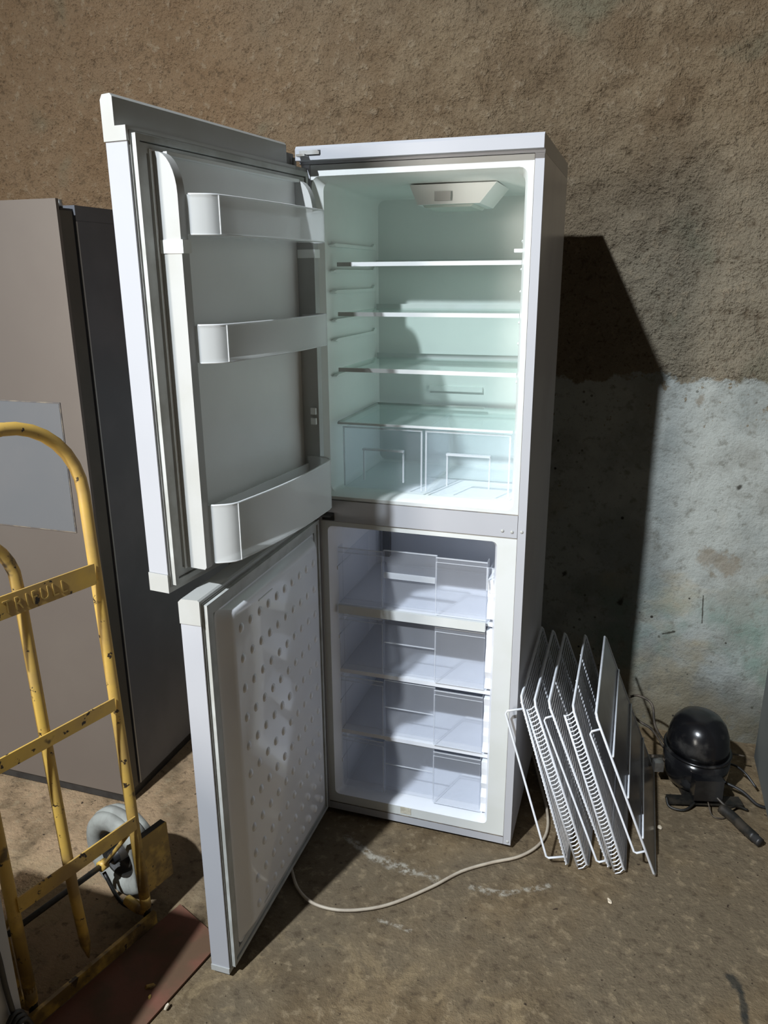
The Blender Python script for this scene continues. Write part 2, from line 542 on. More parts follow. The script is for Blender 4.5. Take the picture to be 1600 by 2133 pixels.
# ------------------------------------------------------------------ the white fridge freezer
X0, X1, D, ZT = 0.022, 0.595, 0.512, 1.815
fr = thing('fridge_freezer', 'tall white fridge freezer with both doors standing open and empty shelves inside', 'refrigerator')
box('side_panel', (0.5735, X1, 0.0, D, 0.012, ZT), 'side_enamel', fr, 0.002)
box('side_panel', (X0, 0.0440, 0.0, D, 0.012, ZT), 'side_enamel', fr, 0.002)
box('back_panel', (0.0445, 0.573, D - 0.012, D, 0.012, ZT), 'side_enamel', fr, 0.001)
# front edges of the side sheets (folded, bright)
for xa, xb in ((0.5740, 0.5945), (0.0225, 0.0435)):
    box('front_edge', (xa, xb, -0.0025, -0.0002, 0.013, ZT - 0.001), 'enamel', fr, 0.0008)
tag(obj('top_cover', prism(bmesh.new(), [(-0.026, 1.8215), (-0.026, 1.846), (-0.020, 1.8525), (D, 1.8525), (D, 1.8155), (0.0, 1.8155), (0.0, 1.8215)], 'x', 0.018, X1), 'enamel', fr, bevel=0.0012), 'white overhanging top cover')
bm = bmesh.new()
prism(bm, [(0.030, 1.842), (0.075, 1.842), (0.080, 1.838), (0.080, 1.833), (0.030, 1.833)], 'y', -0.0300, -0.0262)
hz = obj('hinge_plate', bm, 'metal', fr)
boxes('hinge_arm', [(0.030, 0.052, -0.050, -0.0265, 1.8275, 1.8320)], 'metal', fr)
box('hinge_slot', (0.064, 0.082, -0.0275, -0.0258, 1.833, 1.842), 'black', fr, 0)


def front_frame(name, ox0, ox1, oz0, oz1, loop, y, mat, flange_y):
    """flat rim between an outer rectangle and the rounded mouth of a compartment"""
    cx = sum(p[0] for p in loop) / len(loop)
    cz = sum(p[1] for p in loop) / len(loop)
    outer = []
    for k, (px, pz) in enumerate(loop):
        q = len(loop) // 4
        c = k // q
        # corner arcs map to straight edges meeting at the outer corner
        t = (k % q) / (q - 1)
        cor = [(ox1, oz1), (ox0, oz1), (ox0, oz0), (ox1, oz0)][c]
        if c == 0:
            p = (ox1, pz) if t < 0.5 else (px, oz1)
        elif c == 1:
            p = (px, oz1) if t < 0.5 else (ox0, pz)
        elif c == 2:
            p = (ox0, pz) if t < 0.5 else (px, oz0)
        else:
            p = (px, oz0) if t < 0.5 else (ox1, pz)
        if abs(t - 0.5) < 0.11:
            p = cor
        outer.append(p)
    bm = bmesh.new()
    rings_mesh(bm, [[(p[0], flange_y, p[1]) for p in outer], [(p[0], y, p[1]) for p in outer], [(p[0], y, p[1]) for p in loop]], cap_end=False)
    return bm


def liner(name, mouth, mz, back, yb, r, mat, y0=0.001):
    """rounded recess: mouth (x0,x1), mz (z0,z1) tapering to back rectangle at depth yb"""
    n = 4
    lm = rrect(mouth[0], mouth[1], mz[0], mz[1], r, n)
    l1 = rrect(mouth[0] + (back[0] - mouth[0]) * 0.7, mouth[1] + (back[1] - mouth[1]) * 0.7, mz[0] + (back[2] - mz[0]) * 0.6, mz[1] + (back[3] - mz[1]) * 0.6, r, n)
    lb = rrect(back[0], back[1], back[2], back[3], r, n)
    lc = rrect(back[0] + r * .3, back[1] - r * .3, back[2] + r * .3, back[3] - r * .3, r, n)
    return lm, [[(p[0], y0, p[1]) for p in lm], [(p[0], y0 + 0.022, p[1]) for p in l1], [(p[0], yb - 0.014, p[1]) for p in lb], [(p[0], yb, p[1]) for p in lc]]


def compartment(nm, out, mouth, mz, back, yb, r, mat, fmat):
    lm, loops = liner(nm, mouth, mz, back, yb, r, mat)
    bm = bmesh.new()
    rings_mesh(bm, loops, cap_end=True)
    o = obj(nm, bm, mat, fr, auto=0.6)
    f = obj(nm.replace('liner', 'front_frame'), front_frame(nm, *out, lm, 0.0008, fmat, 0.012), fmat, fr)
    return o


# mouths measured on the front plane
compartment('fridge_liner', (0.0445, 0.5730, 0.9925, 1.8140), (0.046, 0.560), (1.001, 1.789), (0.076, 0.548, 1.010, 1.772), 0.395, 0.020, 'liner', 'frame_white')
compartment('freezer_liner', (0.0445, 0.5730, 0.0370, 0.9310), (0.062, 0.524), (0.066, 0.917), (0.080, 0.512, 0.075, 0.905), 0.395, 0.014, 'freezer', 'frame_white')
tag(box('middle_rail', (0.0445, 0.5730, -0.0035, 0.012, 0.9325, 0.9910), 'enamel', fr, 0.0015), 'white rail between fridge and freezer')
for b in ((0.0445, 0.573, -0.0012, 0.004, 0.9910, 0.9925), (0.0445, 0.573, -0.0012, 0.004, 0.9310, 0.9325), (0.0730 + 0.4998, 0.5738, -0.0012, 0.004, 0.013, 1.814),
                     (0.0445, 0.573, -0.0004, 0.004, 0.0345, 0.0372)):
    boxes('seam_line', [b], 'seam', fr)
box('plinth', (0.0445, 0.5730, -0.001, 0.010, 0.012, 0.0345), 'enamel', fr, 0.001)
box('base_pan', (0.05, 0.57, 0.02, D - 0.02, 0.012, 0.04), 'black', fr, 0)
for x in (0.06, 0.555):
    for y in (0.04, 0.46):
        obj('levelling_foot', lathe(bmesh.new(), [(0.016, -0.002), (0.016, 0.004), (0.007, 0.005), (0.007, 0.0125)], 12, c=(x, y)), 'black', fr)


def screw(x, z, y, r=0.0042):
    bm = bmesh.new()
    loops = [[(x + q * math.cos(k * math.pi / 5), yy, z + q * math.sin(k * math.pi / 5)) for k in range(10)] for q, yy in ((r, y), (r, y - 0.001), (r * 0.6, y - 0.002))]
    return obj('screw', rings_mesh(bm, loops), 'trim', fr, smooth=True)


for x, z, y in ((0.536, 0.949, -0.0035), (0.560, 0.948, -0.0035), (0.584, 0.950, -0.0025), (0.586, 0.024, -0.0025)):
    screw(x, z, y)
box('old_sticker', (0.268, 0.300, -0.0005, 0.0007, 0.044, 0.0655), 'label', fr, 0)

bm = bmesh.new()
bx(bm, 0.034, 0.084, -0.034, -0.0038, 0.9520, 0.9565)
bx(bm, 0.050, 0.084, -0.0070, -0.0038, 0.9350, 0.9519)
obj('middle_hinge', bm, 'black', fr)

# interior of the fridge
bm = bmesh.new()
prism(bm, [(0.255, 1.774), (0.275, 1.728), (0.43, 1.728), (0.470, 1.774)], 'y', 0.12, 0.30)
lh = obj('lamp_housing', bm, 'liner', fr, bevel=0.006, segs=2, auto=0.7)
obj('lamp_cover', prism(bmesh.new(), [(0.285, 1.7275), (0.290, 1.722), (0.405, 1.722), (0.412, 1.7275)], 'y', 0.135, 0.285), 'lampcover', lh, bevel=0.002)
box('thermostat_knob', (0.32, 0.36, 0.112, 0.1195, 1.735, 1.757), 'trim', lh, 0.003)


def fridge_shelf(z, y0, trim):
    s = obj('glass_shelf', bx(bmesh.new(), 0.083, 0.545, y0 + 0.006, 0.372, z, z + 0.004), 'glass', fr)
    if trim:
        box('shelf_trim', (0.083, 0.545, y0, y0 + 0.008, z - 0.004, z + 0.006), 'frame_white', s, 0.002)
        box('shelf_backstop', (0.083, 0.545, 0.370, 0.376, z - 0.002, z + 0.016), 'frame_white', s, 0.001)
    else:
        box('shelf_trim', (0.083, 0.545, y0, y0 + 0.006, z - 0.001, z + 0.0045), 'basket_rim', s, 0.001)
        boxes('shelf_edge', [(0.083, 0.0855, y0 + 0.006, 0.372, z - 0.001, z + 0.006), (0.083, 0.41, 0.371, 0.374, z - 0.001, z + 0.006)], 'gasket', s)
    return s


fridge_shelf(1.589, 0.060, True)
fridge_shelf(1.468, 0.060, True)
fridge_shelf(1.328, 0.055, True)
fridge_shelf(1.190, 0.038, False)
for z in (1.640, 1.578, 1.528, 1.457, 1.408, 1.317):
    for s in (0, 1):
        xa, xb = ((0.0700, 0.0822) if s == 0 else (0.5455, 0.5495))
        bm = bmesh.new()
        prism(bm, [(0.040, z - 0.004), (0.060, z), (0.345, z), (0.360, z + 0.008), (0.375, z + 0.006), (0.375, z - 0.008), (0.060, z - 0.008)], 'x', xa, xb)
        obj('wall_ledge', bm, 'liner', fr, bevel=0.002)
box('shelf_clip', (0.529, 0.548, 0.045, 0.075, 1.612, 1.620), 'frame_white', fr, 0.001)
box('drain_outlet', (0.24, 0.40, 0.386, 0.398, 1.235, 1.250), 'liner', fr, 0.003)


def open_bin(nm, x0, x1, y0, y1, z0, z1, t=0.0025, parent=None, mat='clear', front=True):
    bs = [(x0, x0 + t, y0, y1, z0, z1), (x1 - t, x1, y0, y1, z0, z1), (x0 + t, x1 - t, y1 - t, y1, z0, z1), (x0 + t, x1 - t, y0, y1 - t, z0, z0 + t)]
    if front:
        bs.append((x0 + t, x1 - t, y0, y0 + t, z0 + t, z1))
    return boxes(nm, bs, mat, parent)


for k, (xa, xb) in enumerate(((0.094, 0.312), (0.320, 0.540))):
    c = open_bin('crisper_bin', xa, xb, 0.052, 0.36, 1.0145, 1.178, 0.003, fr)
    boxes('bin_rim', [(xa, xb, 0.047, 0.0515, 1.1785, 1.1825), (xa, xa + 0.004, 0.0485, 0.0517, 1.02, 1.178), (xb - 0.004, xb, 0.0485, 0.0517, 1.02, 1.178)], 'clear_edge', c)
    w = xb - xa
    boxes('finger_recess', [(xa + w * 0.26, xa + w * 0.275, 0.046, 0.0517, 1.04, 1.125), (xa + w * 0.76, xa + w * 0.775, 0.046, 0.0517, 1.04, 1.125), (xa + w * 0.26, xa + w * 0.775, 0.040, 0.0517, 1.122, 1.127)], 'clear_edge', c)

# freezer: cooling plates and four clear drawers
for z in (0.270, 0.471, 0.676):
    box('cooling_plate', (0.074, 0.518, 0.036, 0.385, z - 0.012, z), 'freezer_grey', fr, 0.002)
for z in (0.16, 0.36, 0.57, 0.78):
    box('drawer_runner', (0.064, 0.0775, 0.03, 0.36, z, z + 0.010), 'freezer', fr, 0.003)
for z0, z1 in ((0.085, 0.250), (0.282, 0.450), (0.483, 0.655), (0.690, 0.800)):
    bm = bmesh.new()
    n = 7
    rnd = random.Random(int(z0 * 1000))
    out = [(0.026, z0), (0.36, z0), (0.36, z1), (0.026, z1)]
    for k in range(1, n):
        out.append((0.026 + rnd.uniform(0.0, 0.012), z1 + (z0 - z1) * k / n))
    prism(bm, out, 'x', 0.499, 0.521)
    obj('side_rail', bm, 'freezer', fr, bevel=0.003)


def freezer_drawer(z0, z1, handle_z):
    xa, xb, yf, yb = 0.0785, 0.4960, 0.030, 0.355
    h1, h2 = 0.207, 0.358
    t = 0.0025
    rd = 0.014
    d = open_bin('freezer_drawer', xa, xb, yf + 0.03, yb, z0, z1 - 0.035, t, fr, 'clear_freezer', False)
    for a, b, c, e in ((xa, h1, xa, xa + t), (h2, xb, xb - t, xb)):
        boxes('front_plate', [(a, b, yf, yf + t, z0, z1), (c, e, yf + t, yf + 0.03, z0, z1)], 'clear_freezer', d)
    boxes('handle_recess', [(h1, h2, yf + rd, yf + rd + t, z0, z1), (h1, h1 + t, yf + t, yf + rd, z0, z1), (h2 - t, h2, yf + t, yf + rd, z0, z1)], 'clear_freezer', d)
    e0, e1 = yf - 0.0015, yf - 0.0002
    for bb in ((xa, h1, e0, e1, z1 - 0.003, z1), (h2, xb, e0, e1, z1 - 0.003, z1), (h1, h2, yf + rd - 0.0015, yf + rd - 0.0002, z1 - 0.003, z1),
               (xa, h1, e0, e1, z1 - 0.015, z1 - 0.0135), (h2, xb, e0, e1, z1 - 0.015, z1 - 0.0135),
               (h1 - 0.0016, h1, e0, e1, z0, z1 - 0.0155), (h2, h2 + 0.0016, e0, e1, z0, z1 - 0.0155), (h2 + 0.002, xb, e0, e1, z0, z0 + 0.002)):
        boxes('drawer_edge', [bb], 'clear_edge', d)
    hb = (h1 + 0.003, h2 - 0.003, yf + 0.003, yf + 0.0055, handle_z[0], handle_z[1])
    boxes('handle_bar', [hb], 'clear_edge', d)
    return d


freezer_drawer(0.682, 0.848, (0.770, 0.787))
freezer_drawer(0.476, 0.646, (0.574, 0.5765))
freezer_drawer(0.275, 0.452, (0.368, 0.370))
freezer_drawer(0.080, 0.253, (0.178, 0.180))
box('white_flap', (0.080, 0.497, 0.018, 0.028, 0.654, 0.680), 'frame_white', fr, 0.003)
box('freezer_pipe', (0.095, 0.118, 0.375, 0.3945, 0.70, 0.895), 'black', fr, 0.004)
# metal catch at the right of the top drawer
bm = bmesh.new()
tube(bm, [(0.4985, 0.018, 0.838), (0.4985, 0.018, 0.775), (0.512, 0.018, 0.775), (0.512, 0.018, 0.838)], 0.0025, 6, closed=True)
obj('drawer_catch', bm, 'clear_edge', fr)

# ---- doors (local x from hinge to free edge, local y towards the inner side)
HX, HY, TH = 0.034, -0.0214, 0.046


def gasket(par, u0, u1, z0, z1):
    def frame(a, n0, n1, w):
        return [(u0 + a, u1 - a, n0, n1, z0 + a, z0 + a + w), (u0 + a, u1 - a, n0, n1, z1 - a - w, z1 - a), (u0 + a, u0 + a + w, n0, n1, z0 + a + w, z1 - a - w), (u1 - a - w, u1 - a, n0, n1, z0 + a + w, z1 - a - w)]
    boxes('gasket_groove', frame(0.0, 0.0002, 0.0020, 0.036), 'gasket_dark', par)
    g = boxes('gasket', frame(0.004, 0.0021, 0.0110, 0.010), 'gasket', par, bevel=0.002)
    boxes('gasket_inner', frame(0.0165, 0.0021, 0.0075, 0.016), 'gasket', par, bevel=0.0015)
    return g


# upper door
A1 = 1.6733
WU = 0.607
ud = obj('upper_door', bx(bmesh.new(), -0.016, WU - 0.008, -TH, 0.0, 0.998, 1.783), 'enamel', fr, bevel=0.004, segs=2, auto=0.7)
ud.location = (HX, HY, 0)
ud.rotation_euler = (0, 0, -A1)
tag(ud, 'open upper door with three clear baskets')
z0, z1 = 1.7835, 1.807
bm = bmesh.new()
prism(bm, [(-TH - 0.002, z0), (-TH - 0.002, 1.848), (-TH + 0.003, 1.856), (-0.026, 1.857), (-0.022, 1.852), (-0.022, z1), (0.001, z1), (0.001, z0)], 'x', 0.035, WU - 0.006)
obj('door_top_trim', bm, 'trim', ud, bevel=0.0015, segs=2)
bm = bmesh.new()
prism(bm, [(-TH - 0.002, z0), (-TH - 0.002, 1.838), (-0.034, 1.840), (-0.030, 1.812), (0.001, 1.806), (0.001, z0)], 'x', -0.016, 0.0345)
obj('hinge_cover', bm, 'gasket_dark', ud, bevel=0.001)
box('door_bottom_trim', (-0.016, WU - 0.006, -TH - 0.001, 0.0005, 0.959, 0.9975), 'trim', ud, 0.002)
bm = bmesh.new()
tube(bm, [(0.0, -0.022, 1.806), (0.0, -0.022, 1.829)], 0.005, 10)
obj('hinge_pin', bm, 'metal', ud)
gasket(ud, -0.008, 0.594, 0.970, 1.800)
# inner liner: shallow tray with two upright ribs
tag(boxes('door_liner', [(0.030, 0.556, 0.0003, 0.010, 0.998, 1.775)], 'liner_old', ud, bevel=0.003), 'grey-white moulded inner lining')
for b in ((0.06, 0.527, 0.0105, 0.024, 1.768, 1.774), (0.06, 0.527, 0.0105, 0.020, 1.000, 1.010)):
    boxes('liner_ledge', [b], 'liner', ud, bevel=0.002)


def rib(ua, ub, n1):
    out = [(0.0105, 0.999), (n1 - 0.004, 0.999), (n1, 1.004), (n1, 1.700)]
    for k in range(1, 9):
        a = math.radians(90 * k / 8)
        out.append((0.016 + (n1 - 0.016) * math.cos(a), 1.700 + 0.072 * math.sin(a)))
    out.append((0.0105, 1.772))
    return obj('liner_rib', prism(bmesh.new(), out, 'x', ua, ub), 'trim', ud, bevel=0.003, segs=2, auto=0.6)


rib(0.528, 0.549, 0.057)
rib(0.038, 0.058, 0.055)
box('rib_bracket', (0.5255, 0.5505, 0.012, 0.0615, 1.603, 1.626), 'liner', ud, 0.002)
for z in (1.21, 1.235):
    box('rib_hook', (0.0585, 0.066, 0.036, 0.050, z, z + 0.016), 'liner', ud, 0.003)
box('rib_bracket', (0.036, 0.0605, 0.012, 0.0585, 1.603, 1.622), 'liner', ud, 0.002)


def basket(z0, z1, bulge):
    path = [(0.5265, 0.022), (0.5265, 0.062), (0.5245, 0.068), (0.512, 0.086), (0.503, 0.095), (0.490, 0.101)]
    for k in range(1, 8):
        s = k / 8
        path.append((0.490 - 0.39 * s, 0.101 + bulge * math.sin(math.pi * s)))
    path += [(0.100, 0.102), (0.084, 0.098), (0.070, 0.088), (0.062, 0.074), (0.060, 0.058), (0.060, 0.022)]
    t = 0.0026
    P = [Vector((a, b, 0)) for a, b in path]
    inn = []
    for i, p in enumerate(P):
        d = (P[min(i + 1, len(P) - 1)] - P[max(i - 1, 0)]).normalized()
        nrm = Vector((d.y, -d.x, 0))
        c = Vector((0.3, 0.02, 0)) - p
        if nrm.dot(c) < 0:
            nrm = -nrm
        inn.append(p + nrm * t)
    bm = bmesh.new()

    def wall(za, zb, o, i_):
        A = [[bm.verts.new((p.x, p.y, z)) for p in L] for L in (o, i_) for z in (za, zb)]
        for k in range(len(o) - 1):
            for a, b in ((0, 1), (3, 2), (1, 3), (2, 0)):
                bm.faces.new((A[a][k], A[a][k + 1], A[b][k + 1], A[b][k]))
        for k in (0, len(o) - 1):
            bm.faces.new((A[0][k], A[1][k], A[3][k], A[2][k]))
    wall(z0, z1, P, inn)
    # floor
    lo = [bm.verts.new((p.x, p.y, z0 + 0.0005)) for p in inn]
    hi = [bm.verts.new((p.x, p.y, z0 + 0.003)) for p in inn]
    bm.faces.new(lo)
    bm.faces.new(hi)
    b = obj('door_basket', bm, 'basket', ud, auto=0.5)
    bm = bmesh.new()
    mid = [(o + i_) / 2 for o, i_ in zip(P, inn)]
    tube(bm, [(p.x, p.y, z1 + 0.0005) for p in mid[1:-1]], 0.0021, 6)
    tube(bm, [(p.x, p.y, z0 - 0.0005) for p in mid[1:-1]], 0.0016, 6)
    obj('basket_rim', bm, 'basket_rim', b, smooth=True)
    boxes('basket_back', [(0.064, 0.522, 0.0225, 0.0245, z0 + 0.0035, z0 + (z1 - z0) * 0.85)], 'basket', b)
    bm = bmesh.new()
    tube(bm, [(mid[5].x, mid[5].y + 0.0018, z0), (mid[5].x, mid[5].y + 0.0018, z1)], 0.0012, 6)
    obj('basket_edge', bm, 'basket_rim', b)
    return b


basket(1.636, 1.702, 0.008)
basket(1.408, 1.476, 0.012)
basket(1.008, 1.128, 0.012)

# lower door
A2 = 1.5616
WL = 0.603
lo = obj('lower_door', bx(bmesh.new(), -0.016, WL - 0.006, -TH, 0.0, 0.026, 0.897), 'enamel', fr, bevel=0.004, segs=2, auto=0.7)
lo.location = (HX, HY, 0)
lo.rotation_euler = (0, 0, -A2)
tag(lo, 'open lower door with a dimpled inner panel')
bm = bmesh.new()
prism(bm, [(-TH - 0.001, 0.8975), (-TH - 0.001, 0.944), (-TH + 0.006, 0.951), (-0.003, 0.952), (0.0008, 0.949), (0.0008, 0.8975)], 'x', -0.016, WL - 0.004)
obj('door_top_trim', bm, 'trim', lo, bevel=0.002, segs=2)
box('door_bottom_trim', (-0.016, WL - 0.004, -TH - 0.001, 0.0006, 0.010, 0.0255), 'trim', lo, 0.002)
gasket(lo, -0.008, 0.592, 0.020, 0.942)
bm = bmesh.new()
la = rrect(0.026, 0.556, 0.052, 0.914, 0.020, 5)
lb = rrect(0.034, 0.548, 0.060, 0.906, 0.020, 5)
lc = rrect(0.052, 0.522, 0.078, 0.896, 0.020, 5)
ld_ = rrect(0.060, 0.514, 0.086, 0.888, 0.018, 5)
rings_mesh(bm, [[(p[0], n, p[1]) for p in L] for L, n in ((la, 0.0003), (la, 0.006), (lb, 0.008), (lc, 0.024), (ld_, 0.028))])
dl = tag(obj('door_liner', bm, 'panel_gloss', lo, auto=0.5), 'glossy white inner panel with rows of oval dimples')
bm = bmesh.new()
cnt = 0
for j in range(11):
    for i in range(10):
        u = 0.086 + i * 0.0445
        z = 0.122 + j * 0.0725
        vs = []
        for a, h in ((1.0, 0.0000), (0.80, 0.0022), (0.5, 0.0040), (0.2, 0.0047)):
            vs.append([bm.verts.new((u + 0.0100 * a * math.cos(k * math.pi / 5), 0.0281 + h, z + 0.0115 * a * math.sin(k * math.pi / 5))) for k in range(10)])
        for p, q in zip(vs, vs[1:]):
            for k in range(10):
                bm.faces.new((p[k], p[(k + 1) % 10], q[(k + 1) % 10], q[k]))
        bm.faces.new(vs[-1])
        cnt += 1
obj('dimples', bm, 'panel_gloss', dl, smooth=True, kind='stuff')
for b in ((0.330, 0.400, 0.0282, 0.0290, 0.872, 0.875), (0.40, 0.46, 0.0282, 0.0290, 0.096, 0.099)):
    boxes('panel_mark', [b], 'frame_white', dl)

# power cord of the fridge
pts = [(0.012, -0.190), (0.020, -0.235), (0.042, -0.275), (0.083, -0.326), (0.137, -0.358), (0.204, -0.361), (0.274, -0.337), (0.338, -0.295), (0.419, -0.211), (0.481, -0.134), (0.55, -0.078), (0.622, -0.030), (0.668, 0.030), (0.686, 0.100), (0.676, 0.19), (0.640, 0.32), (0.600, 0.45), (0.56, 0.56), (0.45, 0.60)]
bm = bmesh.new()
tube(bm, smooth_path([(x, y, 0.0045) for x, y in pts], 8), 0.0043, 8)
tag(obj('power_cord', bm, 'cord', smooth=True), 'cream power cord curving over the floor in front of the fridge', 'power cord')

# ------------------------------------------------------------------ wire shelves leaning on the fridge side
def wire_shelf(xb, xt, zt, y0, y1, kind, label, lip, bars):
    L = math.hypot(xb - xt, zt)
    t = thing('wire_shelf', label, 'wire shelf', (xb, y0, 0.004), 0, 'white wire shelves leaning on the fridge side')
    ex = Vector((xt - xb, 0, zt)).normalized()      # up the slope
    en = Vector((-ex.z, 0, ex.x))                    # towards the fridge
    ey = Vector((0, 1, 0))
    dpt = y1 - y0

    def P(s, y, n=0.0):
        return ex * s + ey * y + en * n
    fw = 0.0034
    bm = bmesh.new()
    r = 0.012
    tube(bm, [P(0.002, r), P(0.002, dpt - r), P(0.002 + r, dpt), P(L - r, dpt), P(L, dpt - r), P(L, r), P(L - r, 0), P(0.002 + r, 0)], fw, 8, closed=True)
    obj('frame', bm, 'wire', t, smooth=True)
    if kind == 'sheet':
        bm = bmesh.new()
        c = [P(0.004, 0.004, -0.0012), P(L - 0.004, 0.004, -0.0012), P(L - 0.004, dpt - 0.004, -0.0012), P(0.004, dpt - 0.004, -0.0012)]
        d = [v + en * 0.0024 for v in c]
        A = [bm.verts.new(v) for v in c]
        B = [bm.verts.new(v) for v in d]
        for i in range(4):
            bm.faces.new((A[i], A[(i + 1) % 4], B[(i + 1) % 4], B[i]))
        bm.faces.new(A); bm.faces.new(B)
        obj('grey_sheet', bm, 'sheet', t)
    else:
        bm = bmesh.new()
        n = int(L / 0.0118)
        for i in range(1, n):
            s = L * i / n
            if kind == 'truss':
                tube(bm, [P(s, dpt, 0.002), P(s, 0.003, 0.002), P(s - 0.004, -0.004, 0.012), P(s - 0.008, -0.002, 0.026)], 0.0018, 5)
            else:
                tube(bm, [P(s, dpt, 0.002), P(s, -0.003, 0.002)], 0.0018, 5)
        obj('grid_wires', bm, 'wire', t, smooth=True, kind='stuff')
    for s in bars:
        bm = bmesh.new()
        tube(bm, [P(L * s, 0.0, -0.0046), P(L * s, dpt, -0.0046)], 0.0031, 6)
        obj('cross_bar', bm, 'wire', t, smooth=True)
    if kind != 'sheet':
        for f in (0.35, 0.7):
            bm = bmesh.new()
            tube(bm, [P(0.004, dpt * f, 0.0050), P(L - 0.004, dpt * f, 0.0050)], 0.0022, 6)
            obj('support_wire', bm, 'wire', t, smooth=True)
    if lip:
        a, b, dn = lip
        bm = bmesh.new()
        tube(bm, [P(a, 0.0, 0.003), P(a, -0.003, dn - 0.006), P(a + 0.006, -0.003, dn), P(b - 0.006, -0.003, dn), P(b, -0.003, dn - 0.006), P(b, 0.0, 0.003)], 0.0031, 8)
        obj('lip_rail', bm, 'wire', t, smooth=True)
    if kind == 'truss':
        bm = bmesh.new()
        tube(bm, [P(0.012, -0.002, 0.026), P(L - 0.016, -0.002, 0.026)], 0.0030, 8)
        obj('lip_rail', bm, 'wire', t, smooth=True)
    return t


SH = [
    (0.757, 0.606, 0.498, -0.030, 0.430, 'plain', 'white wire shelf with a wide lip rail, nearest to the fridge side', (0.035, 0.490, 0.050), ()),
    (0.811, 0.640, 0.486, -0.018, 0.440, 'truss', 'white wire shelf with zigzag front edge, second from the fridge', None, ()),
    (0.868, 0.676, 0.480, -0.004, 0.445, 'plain', 'white wire shelf with a lip rail, middle of the leaning five', (0.030, 0.480, 0.026), ()),
    (0.908, 0.738, 0.480, -0.006, 0.450, 'truss', 'white wire shelf with zigzag front edge, just behind the grey panelled shelf', None, ()),
    (0.986, 0.797, 0.464, 0.002, 0.492, 'sheet', 'grey panelled shelf with white wire frame, outermost of the leaning shelves', (0.085, 0.46, 0.030), (0.25, 0.5, 0.75)),
]
for a in SH:
    wire_shelf(*a)

# ------------------------------------------------------------------ compressor on the floor
CX, CY = 1.105, 0.475
cp = thing('fridge_compressor', 'black pot-shaped fridge compressor lying on the floor by the wall', 'compressor', (CX, CY, 0), 0.25)
prof = [(0.068, 0.022), (0.088, 0.029), (0.096, 0.048), (0.0985, 0.085), (0.098, 0.128)]
obj('lower_shell', lathe(bmesh.new(), prof, 40, 1.0, 1.12), 'comp', cp, smooth=True)
bm = bmesh.new()
lathe(bm, [(0.097, 0.1285), (0.1005, 0.130), (0.1005, 0.1345), (0.097, 0.136)], 40, 1.0, 1.12)
obj('weld_seam', bm, 'comp_dust', cp, smooth=True)
prof = [(0.0955, 0.1365), (0.094, 0.160), (0.089, 0.190), (0.079, 0.217), (0.062, 0.238), (0.038, 0.250), (0.012, 0.2545)]
obj('dome', lathe(bmesh.new(), prof, 40, 0.97, 1.10), 'comp_dust', cp, smooth=True)
box('terminal_box', (-0.045, 0.040, -0.138, -0.100, 0.035, 0.105), 'comp', cp, 0.006)
bm = bmesh.new()
bx(bm, -0.11, 0.11, -0.125, -0.085, 0.010, 0.016)
bx(bm, -0.11, 0.11, 0.085, 0.125, 0.010, 0.016)
bx(bm, -0.06, 0.06, -0.085, 0.085, 0.010, 0.0215)
obj('mounting_plate', bm, 'grime', cp, bevel=0.001)
for x in (-0.095, 0.095):
    for y in (-0.105, 0.105):
        obj('rubber_foot', lathe(bmesh.new(), [(0.013, 0.0), (0.015, 0.004), (0.011, 0.0095)], 12, c=(x, y)), 'grime', cp)


def hose(nm, pts, r, mat, par, per=6, seg=8):
    bm = bmesh.new()
    tube(bm, smooth_path(pts, per), r, seg)
    return obj(nm, bm, mat, par, smooth=True)


hose('copper_pipe', [(-0.085, 0.05, 0.11), (-0.115, 0.07, 0.16), (-0.12, 0.11, 0.215), (-0.155, 0.145, 0.225), (-0.185, 0.14, 0.222)], 0.0042, 'rusty', cp)
hose('copper_pipe', [(-0.09, 0.04, 0.10), (-0.125, 0.06, 0.150), (-0.165, 0.085, 0.168), (-0.20, 0.10, 0.200), (-0.225, 0.12, 0.225)], 0.0042, 'rusty', cp)
hose('copper_pipe', [(-0.095, 0.0, 0.08), (-0.12, 0.0, 0.09), (-0.14, -0.01, 0.10)], 0.006, 'rusty', cp)
box('relay_clip', (-0.136, -0.108, -0.035, -0.005, 0.060, 0.092), 'metal', cp, 0.006)
hose('cable', [(0.085, 0.02, 0.06), (0.12, 0.0, 0.07), (0.15, -0.02, 0.055), (0.172, -0.055, 0.03)], 0.0036, 'black', cp)
hose('cable', [(0.08, -0.06, 0.045), (0.12, -0.085, 0.035), (0.155, -0.11, 0.010), (0.18, -0.118, 0.0042)], 0.0045, 'black', cp)
hose('cable', [(0.085, 0.04, 0.09), (0.125, 0.04, 0.085), (0.165, 0.035, 0.08)], 0.0025, 'rusty', cp)
hose('cable', [(0.02, -0.13, 0.05), (0.05, -0.155, 0.03), (0.09, -0.13, 0.015), (0.12, -0.135, 0.006)], 0.004, 'grime', cp)
hose('cable', [(-0.03, -0.12, 0.018), (-0.07, -0.145, 0.006), (-0.11, -0.13, 0.005), (-0.115, -0.105, 0.022)], 0.004, 'grime', cp)
hose('wire_loop', [(0.0, -0.135, 0.03), (0.005, -0.165, 0.006), (0.03, -0.175, 0.004), (0.05, -0.160, 0.006), (0.045, -0.14, 0.02)], 0.002, 'rusty', cp)
hose('cable_sleeve', [(0.035, -0.150, 0.022), (0.055, -0.185, 0.020), (0.070, -0.225, 0.0175), (0.088, -0.270, 0.0165)], 0.0155, 'grime', cp, 6, 12)
hose('cable_end', [(0.086, -0.266, 0.0165), (0.096, -0.290, 0.0165)], [0.0135] * 7, 'black', cp, 6, 12)

